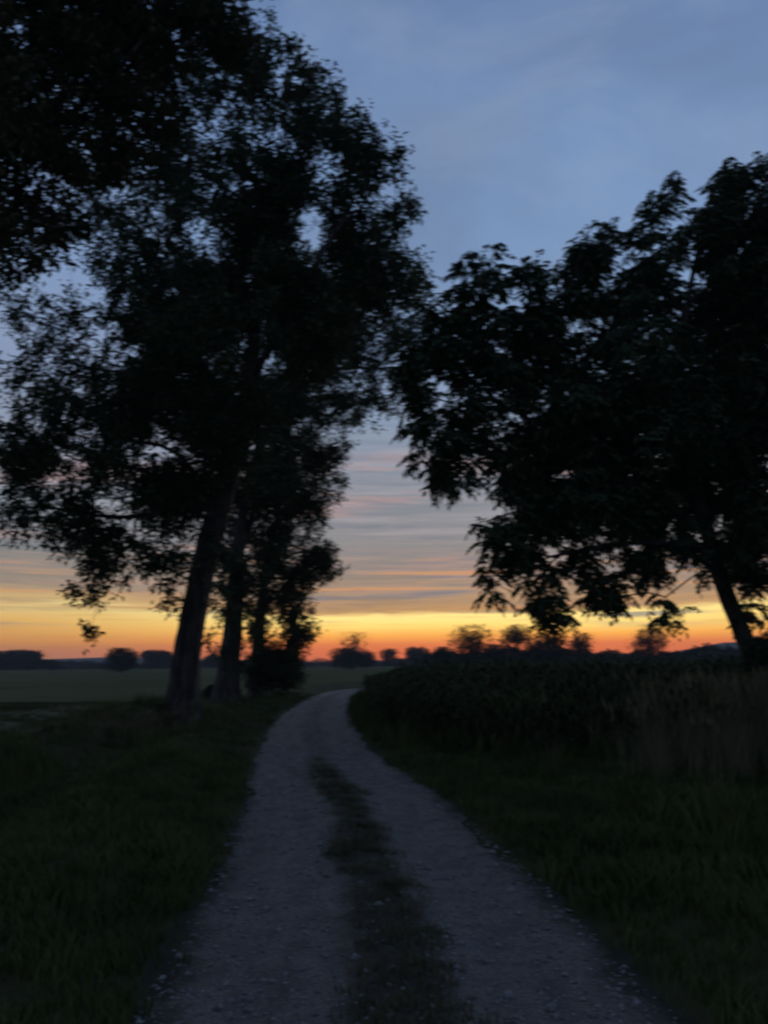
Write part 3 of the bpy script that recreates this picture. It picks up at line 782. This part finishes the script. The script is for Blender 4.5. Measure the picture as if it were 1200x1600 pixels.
# right tree
build_tree('ash_tree', 'large drooping tree right of the track with leaning slim trunk behind the crop', 'tree',
    [(1200, 1140, 18.2, 0.27), (1175, 1030, 18.2, 0.22), (1152, 970, 18.1, 0.20), (1130, 915, 18, 0.19), (1105, 830, 17.9, 0.18), (1075, 730, 17.8, 0.16), (1060, 620, 17.7, 0.13), (1070, 500, 17.6, 0.09), (1090, 390, 17.5, 0.04)],
    [(1120, 420, 18, 110, 1.0), (1180, 330, 18, 75, 0.9), (1200, 470, 18.5, 130, 1.0), (1090, 340, 17, 38, 0.8), (905, 375, 16.5, 42, 0.9), (955, 370, 16.5, 26, 0.7), (900, 440, 17, 60, 1.0), (985, 380, 17, 16, 0.8),
     (770, 410, 16, 26, 0.8), (730, 440, 16, 22, 0.8), (745, 480, 16.2, 45, 0.9), (830, 500, 16.8, 65, 1.0), (960, 540, 17.5, 110, 1.1), (800, 580, 16.5, 95, 1.1), (700, 570, 16, 55, 1.0), (665, 620, 15.8, 40, 1.0),
     (680, 690, 15.6, 38, 1.2), (745, 650, 16, 60, 1.0), (730, 745, 15.8, 24, 1.0), (860, 660, 16.8, 110, 1.1), (1000, 680, 17.5, 150, 1.2), (1140, 650, 18, 150, 1.2), (820, 760, 16.5, 55, 1.1), (900, 790, 16.8, 90, 1.2),
     (1010, 810, 17.4, 75, 1.1), (1130, 800, 18, 85, 1.1), (810, 850, 16.2, 48, 1.1), (770, 895, 16, 24, 1.2), (850, 900, 16.3, 42, 1.2), (866, 950, 16.2, 14, 2.2), (930, 890, 16.8, 46, 1.2), (980, 905, 17, 30, 1.0), (780, 820, 16.1, 40, 1.2), (720, 700, 15.8, 45, 1.2), (700, 500, 16, 50, 1.0), (770, 440, 16, 34, 0.9), (655, 560, 15.8, 30, 1.0), (850, 430, 16.5, 40, 0.9), (1040, 330, 17, 30, 0.9), (1120, 310, 17.5, 45, 0.9), (650, 590, 15.8, 34, 1.2), (1010, 880, 17.2, 26, 0.8), (1075, 875, 17.3, 30, 0.7),
     (1180, 890, 18, 45, 1.2), (1195, 840, 18, 60, 1.1), (1195, 960, 18, 30, 0.8), (1045, 944, 16.8, 12, 4.0), (1000, 420, 17, 40, 0.9), (1030, 370, 17, 30, 0.8), (1150, 560, 21, 150, 0.3), (1000, 620, 15, 110, 0.2), (1000, 600, 20.5, 140, 0.2), (1300, 600, 18, 230, 0.4), (870, 480, 17, 50, 0.8), (1060, 300, 17.5, 30, 0.8), (1170, 270, 18, 40, 0.9)],
    1380, limbs=[[(1105, 830, 17.9), (1000, 760, 17.2), (900, 700, 16.7), (800, 640, 16.3), (700, 600, 15.9)],
                 [(1075, 730, 17.8), (1000, 620, 17.3), (930, 520, 16.9), (900, 420, 16.6)],
                 [(1100, 810, 17.9), (1180, 700, 18.4), (1240, 600, 18.6)],
                 [(1115, 860, 18), (1060, 850, 17.2), (960, 850, 16.8), (860, 870, 16.3)]],
    leaf='leaf_dark', lsize=0.155, compound=True, group='large trees by the track', seed=5.0, thr=0.08, cl_r=0.40, nf=1.15, start=0.3, droop=0.45)

# ------------------------------------------------------------------ bushes and far trees
def leafy_blob(name, label, cat, cx, cy, height, width, n, ls, leaf, trunk_frac=0.15, group=None, sparse=0.0, nlob=9, seed=0, lump=0.85, stem=True):
    gz = float(H(np.array([cx]), np.array([cy]))[0])
    root = thing(name, label, cat, (cx, cy, gz), group)
    g = np.random.default_rng(100 + seed)
    h0 = height * trunk_frac
    cs = []
    for i in range(nlob):
        a = g.uniform(0, 6.28); r = width / 2 * 0.55 * math.sqrt(g.uniform()); z = h0 + (height - h0) * g.uniform(0.25, 0.78)
        fl = 1 - 0.5 * max(0, (z - h0) / (height - h0) - .5)
        cs.append((r * math.cos(a) * fl, r * math.sin(a) * fl, z, min(width, (height - h0)) * g.uniform(0.20, 0.34)))
    cs.append((0, 0, h0 + (height - h0) * 0.5, min(width, height - h0) * 0.36))
    cs = np.array(cs)
    k = g.integers(0, len(cs), n)
    d = g.normal(0, 1, (n, 3)); d /= np.linalg.norm(d, axis=1)[:, None]
    p = cs[k, :3] + d * (cs[k, 3:4] * g.uniform(0.35, 1, (n, 1)) ** 0.5 * (1 + lump * g.normal(0, .22, (n, 1))))
    zt = np.percentile(p[:, 2], 99); p[:, 2] = h0 + (p[:, 2] - h0) * (height - h0) / max(zt - h0, 0.1)
    xt = np.percentile(np.abs(p[:, 0]), 97); p[:, :2] *= (width / 2) / xt
    p[:, 2] = np.clip(p[:, 2], h0 * 0.6, height)
    if sparse > 0:
        nz = np.array([mnoise.noise(Vector(q * (2.2 / max(width, 1) * 2.0) + seed)) for q in p]); p = p[nz > sparse - 0.35]
    m = len(p)
    V, F = leaves_mesh(p, d[:m] * 0.5 + g.normal(0, 1, (m, 3)), ls * g.uniform(.6, 1.3, m), ls * .6 * g.uniform(.7, 1.2, m))
    mesh_obj('crown', V, F, leaf, root, 'stuff')
    if stem:
        r0 = max(0.03, height * 0.022)
        V, F = tube([(0, 0, -0.1), (0.02 * height, 0, height * .3), (0, 0.02 * height, height * .55), (0, 0, height * .8)], [r0 * 1.3, r0, r0 * .7, r0 * .2], 8)
        parts = [(V, F)]
        for c in cs[:7]:
            s0 = np.array([0, 0, height * g.uniform(.18, .45)]); e = c[:3]
            parts.append(tube([s0, (s0 + e) / 2 + np.array([0, 0, -.03 * height]), e], [r0 * .55, r0 * .35, r0 * .12], 5))
        V, F = join(parts)
        mesh_obj('trunk', V, F, 'bark', root, None, True)
    return root

def px_tree(name, label, cat, px, top, dist, wpx, **kw):
    c = at(px, top, dist); base = float(H(np.array([c[0]]), np.array([c[1]]))[0])
    return leafy_blob(name, label, cat, c[0], c[1], c[2] - base, wpx * dist / 1164, **kw)

# bushes by the track
px_tree('bush', 'dark bush at the foot of the slim left trunk', 'bush', 425, 1018, 37, 84, n=9000, ls=0.16, leaf='leaf_dark', trunk_frac=0.02, nlob=12, seed=1)
px_tree('bush', 'small low bush left of the second trunk foot', 'bush', 332, 1072, 36, 22, n=1600, ls=0.12, leaf='leaf_brown', trunk_frac=0.02, seed=2)
px_tree('bush', 'dark bush round the foot of the right tree trunk', 'bush', 1188, 1000, 17.5, 64, n=7000, ls=0.11, leaf='leaf_dark', trunk_frac=0.02, nlob=12, seed=3)
px_tree('bush', 'low brushy sapling growing at the large trunk foot', 'bush', 262, 1098, 20.2, 34, n=1500, ls=0.08, leaf='leaf_brown', trunk_frac=0.02, seed=4, sparse=0.2)

GF = 'trees standing along the horizon'
far = [
 # px, top, dist, width px, leaves, size, sparse, name, label
 (735, 977, 120, 64, 3400, 0.34, 0.14, 'far_tree', 'see-through round tree, first beyond the crop right of the track'),
 (806, 977, 130, 50, 2800, 0.34, 0.17, 'far_tree', 'thin-crowned tree just right of the first round one beyond the crop'),
 (852, 990, 128, 62, 4000, 0.40, 0.10, 'far_tree', 'broad dense tree below the lowest hanging bough of the right tree'),
 (903, 990, 135, 36, 1800, 0.36, 0.08, 'far_tree', 'narrow tree right beside the broad dense one on the horizon'),
 (1012, 977, 140, 54, 3200, 0.36, 0.08, 'far_tree', 'solitary oval tree standing clear between hanging twig and right trunk'),
 (770, 1008, 140, 30, 1500, 0.4, 0.0, 'far_bush', 'low bush filling the gap between the first two trees beyond the crop'),
 (690, 1012, 140, 26, 1400, 0.4, 0.0, 'far_bush', 'low bush left of the first round tree beyond the crop'),
 (876, 1012, 150, 34, 1500, 0.4, 0.0, 'far_bush', 'dark low bush between broad tree and its narrow neighbour'),
 (650, 1012, 260, 36, 1600, 0.7, 0.0, 'far_tree', 'small dark tree low on the horizon above the crop corner'),
 (606, 1014, 280, 26, 1200, 0.7, 0.1, 'far_tree', 'smaller hazy tree right of the two-part bush in the gap'),
 (548, 1014, 195, 56, 5000, 0.5, 0.0, 'far_bush', 'dark wide bush on the horizon where the track disappears'),
 (552, 988, 198, 40, 1300, 0.40, 0.22, 'far_tree', 'thin feathery tree rising out of the wide bush in the gap'),
 (572, 1020, 192, 26, 1500, 0.4, 0.0, 'far_bush', 'low rounded bush at the right foot of the feathery tree'),
 (192, 1014, 160, 40, 4500, 0.40, 0.0, 'far_tree', 'dense round dark tree alone on the left field'),
 (246, 1017, 270, 42, 3500, 0.7, 0.0, 'far_tree', 'domed hazy tree just left of the large trunk'),
 (274, 1030, 290, 30, 1500, 0.7, 0.0, 'far_bush', 'low hazy bush touching the large trunk from the left'),
 (80, 1032, 250, 24, 1500, 0.6, 0.0, 'far_bush', 'small bush right of the square block of trees'),
 (46, 1018, 270, 34, 3500, 0.8, 0.0, 'far_tree', 'right-hand tree of the square dark block at far left'),
 (20, 1017, 275, 36, 3500, 0.8, 0.0, 'far_tree', 'middle tree of the square dark block at far left'),
 (-6, 1020, 275, 36, 3500, 0.8, 0.0, 'far_tree', 'tree at the very left edge of the horizon'),
 (335, 1024, 280, 30, 1800, 0.7, 0.0, 'far_tree', 'hazy tree seen between the large trunk and the second'),
 (308, 1034, 300, 26, 1200, 0.7, 0.0, 'far_bush', 'low hazy bush right beside the large trunk'),
]
for i, (px_, top, dist, wp, n, ls, sp_, nm, lb) in enumerate(far):
    px_tree(nm, lb, 'tree' if nm == 'far_tree' else 'bush', px_, top, dist, wp, n=int(n * 1.5), ls=ls, leaf='leaf_far', trunk_frac=0.06 if sp_ < .2 else 0.2, sparse=sp_, seed=20 + i, group=GF, nlob=11)

# hedges and woods that read as one mass
def hedge(name, label, pts, height, depth, n, ls, seed):
    g = np.random.default_rng(seed)
    pts = np.array(pts, float)
    t = g.uniform(0, len(pts) - 1, n); i = np.minimum(t.astype(int), len(pts) - 2); f = (t - i)[:, None]
    c = pts[i] * (1 - f) + pts[i + 1] * f
    hh = height * np.array([0.72 + 0.45 * mnoise.noise((a * 0.06, b * 0.06, seed)) + 0.3 * mnoise.noise((a * 0.25, b * 0.2, seed)) for a, b in c])
    u = g.uniform(0, 1, n)
    p = np.stack([c[:, 0], c[:, 1] + g.uniform(-1, 1, n) * depth * np.sqrt(1 - u ** 2 * 0.9), u * hh], 1)
    V, F = leaves_mesh(p, g.normal(0, 1, (n, 3)), ls * g.uniform(.6, 1.3, n), ls * .7 * g.uniform(.7, 1.2, n))
    o = mesh_obj(name, V, F, 'leaf_far', None, 'stuff'); o['label'] = label; o['category'] = 'hedge' if 'hedge' in name else 'wood'
hedge('far_hedge', 'low dark hedge line on the horizon beyond the crop', [(8, 165), (30, 160), (60, 155), (100, 165)], 4.7, 3, 18000, 0.7, 5)
hedge('far_wood', 'long hazy strip of wood across the left horizon', [(-260, 300), (-150, 290), (-90, 285), (-20, 300), (20, 320)], 3.5, 6, 16000, 0.8, 6)

# hills
def hill(name, label, cx, cy, rx, ry, h):
    n = 40; th = np.linspace(0, 2 * math.pi, n, endpoint=False); rr = np.linspace(1, 0, 12)
    V = []
    for r in rr:
        for t in th:
            q = r * (1 + 0.08 * mnoise.noise((math.cos(t) * 2, math.sin(t) * 2, cx)))
            z = h * (math.cos(math.pi * r) * .5 + .5) * (1 + 0.25 * mnoise.noise((q * math.cos(t) * 4, q * math.sin(t) * 4, 3)))
            V.append((cx + rx * q * math.cos(t), cy + ry * q * math.sin(t), z - 0.3))
    F = []
    for i in range(len(rr) - 1):
        for j in range(n):
            F.append((i*n+j, i*n+(j+1) % n, (i+1)*n+(j+1) % n, (i+1)*n+j))
    o = mesh_obj(name, V, F, 'hill', None, 'structure', True); o['label'] = label
hill('hill', 'low wooded hill on the right horizon', 480, 1000, 190, 90, 25)
hill('hill', 'low far rise on the horizon beyond the crop', 230, 1080, 420, 100, 12)
hill('hill', 'low far rise on the left horizon', -420, 1080, 500, 100, 11)

# ------------------------------------------------------------------ evening haze
MH = bpy.data.materials.new('haze'); MH.use_nodes = True
t = MH.node_tree; t.nodes.clear()
pv = t.nodes.new('ShaderNodeVolumePrincipled'); pv.inputs['Color'].default_value = (0.80, 0.84, 0.90, 1); pv.inputs['Density'].default_value = 0.0005
om = t.nodes.new('ShaderNodeOutputMaterial'); t.links.new(pv.outputs[0], om.inputs['Volume'])
MAT['haze'] = MH
b0, b1, z0, z1 = -1340, 1340, -1.6, 32.0
V = [(x_, y_, z_) for z_ in (z0, z1) for y_ in (b0, b1) for x_ in (b0, b1)]
F = [(0, 2, 3, 1), (4, 5, 7, 6), (0, 1, 5, 4), (2, 6, 7, 3), (0, 4, 6, 2), (1, 3, 7, 5)]
hz_o = mesh_obj('haze', V, F, 'haze', None, 'stuff'); hz_o['label'] = 'thin evening haze over the fields'

print('tris', sum(len(o.data.polygons) * (2 if len(o.data.polygons) and o.data.polygons[0].loop_total == 4 else 1) for o in bpy.data.objects if o.type == 'MESH'))
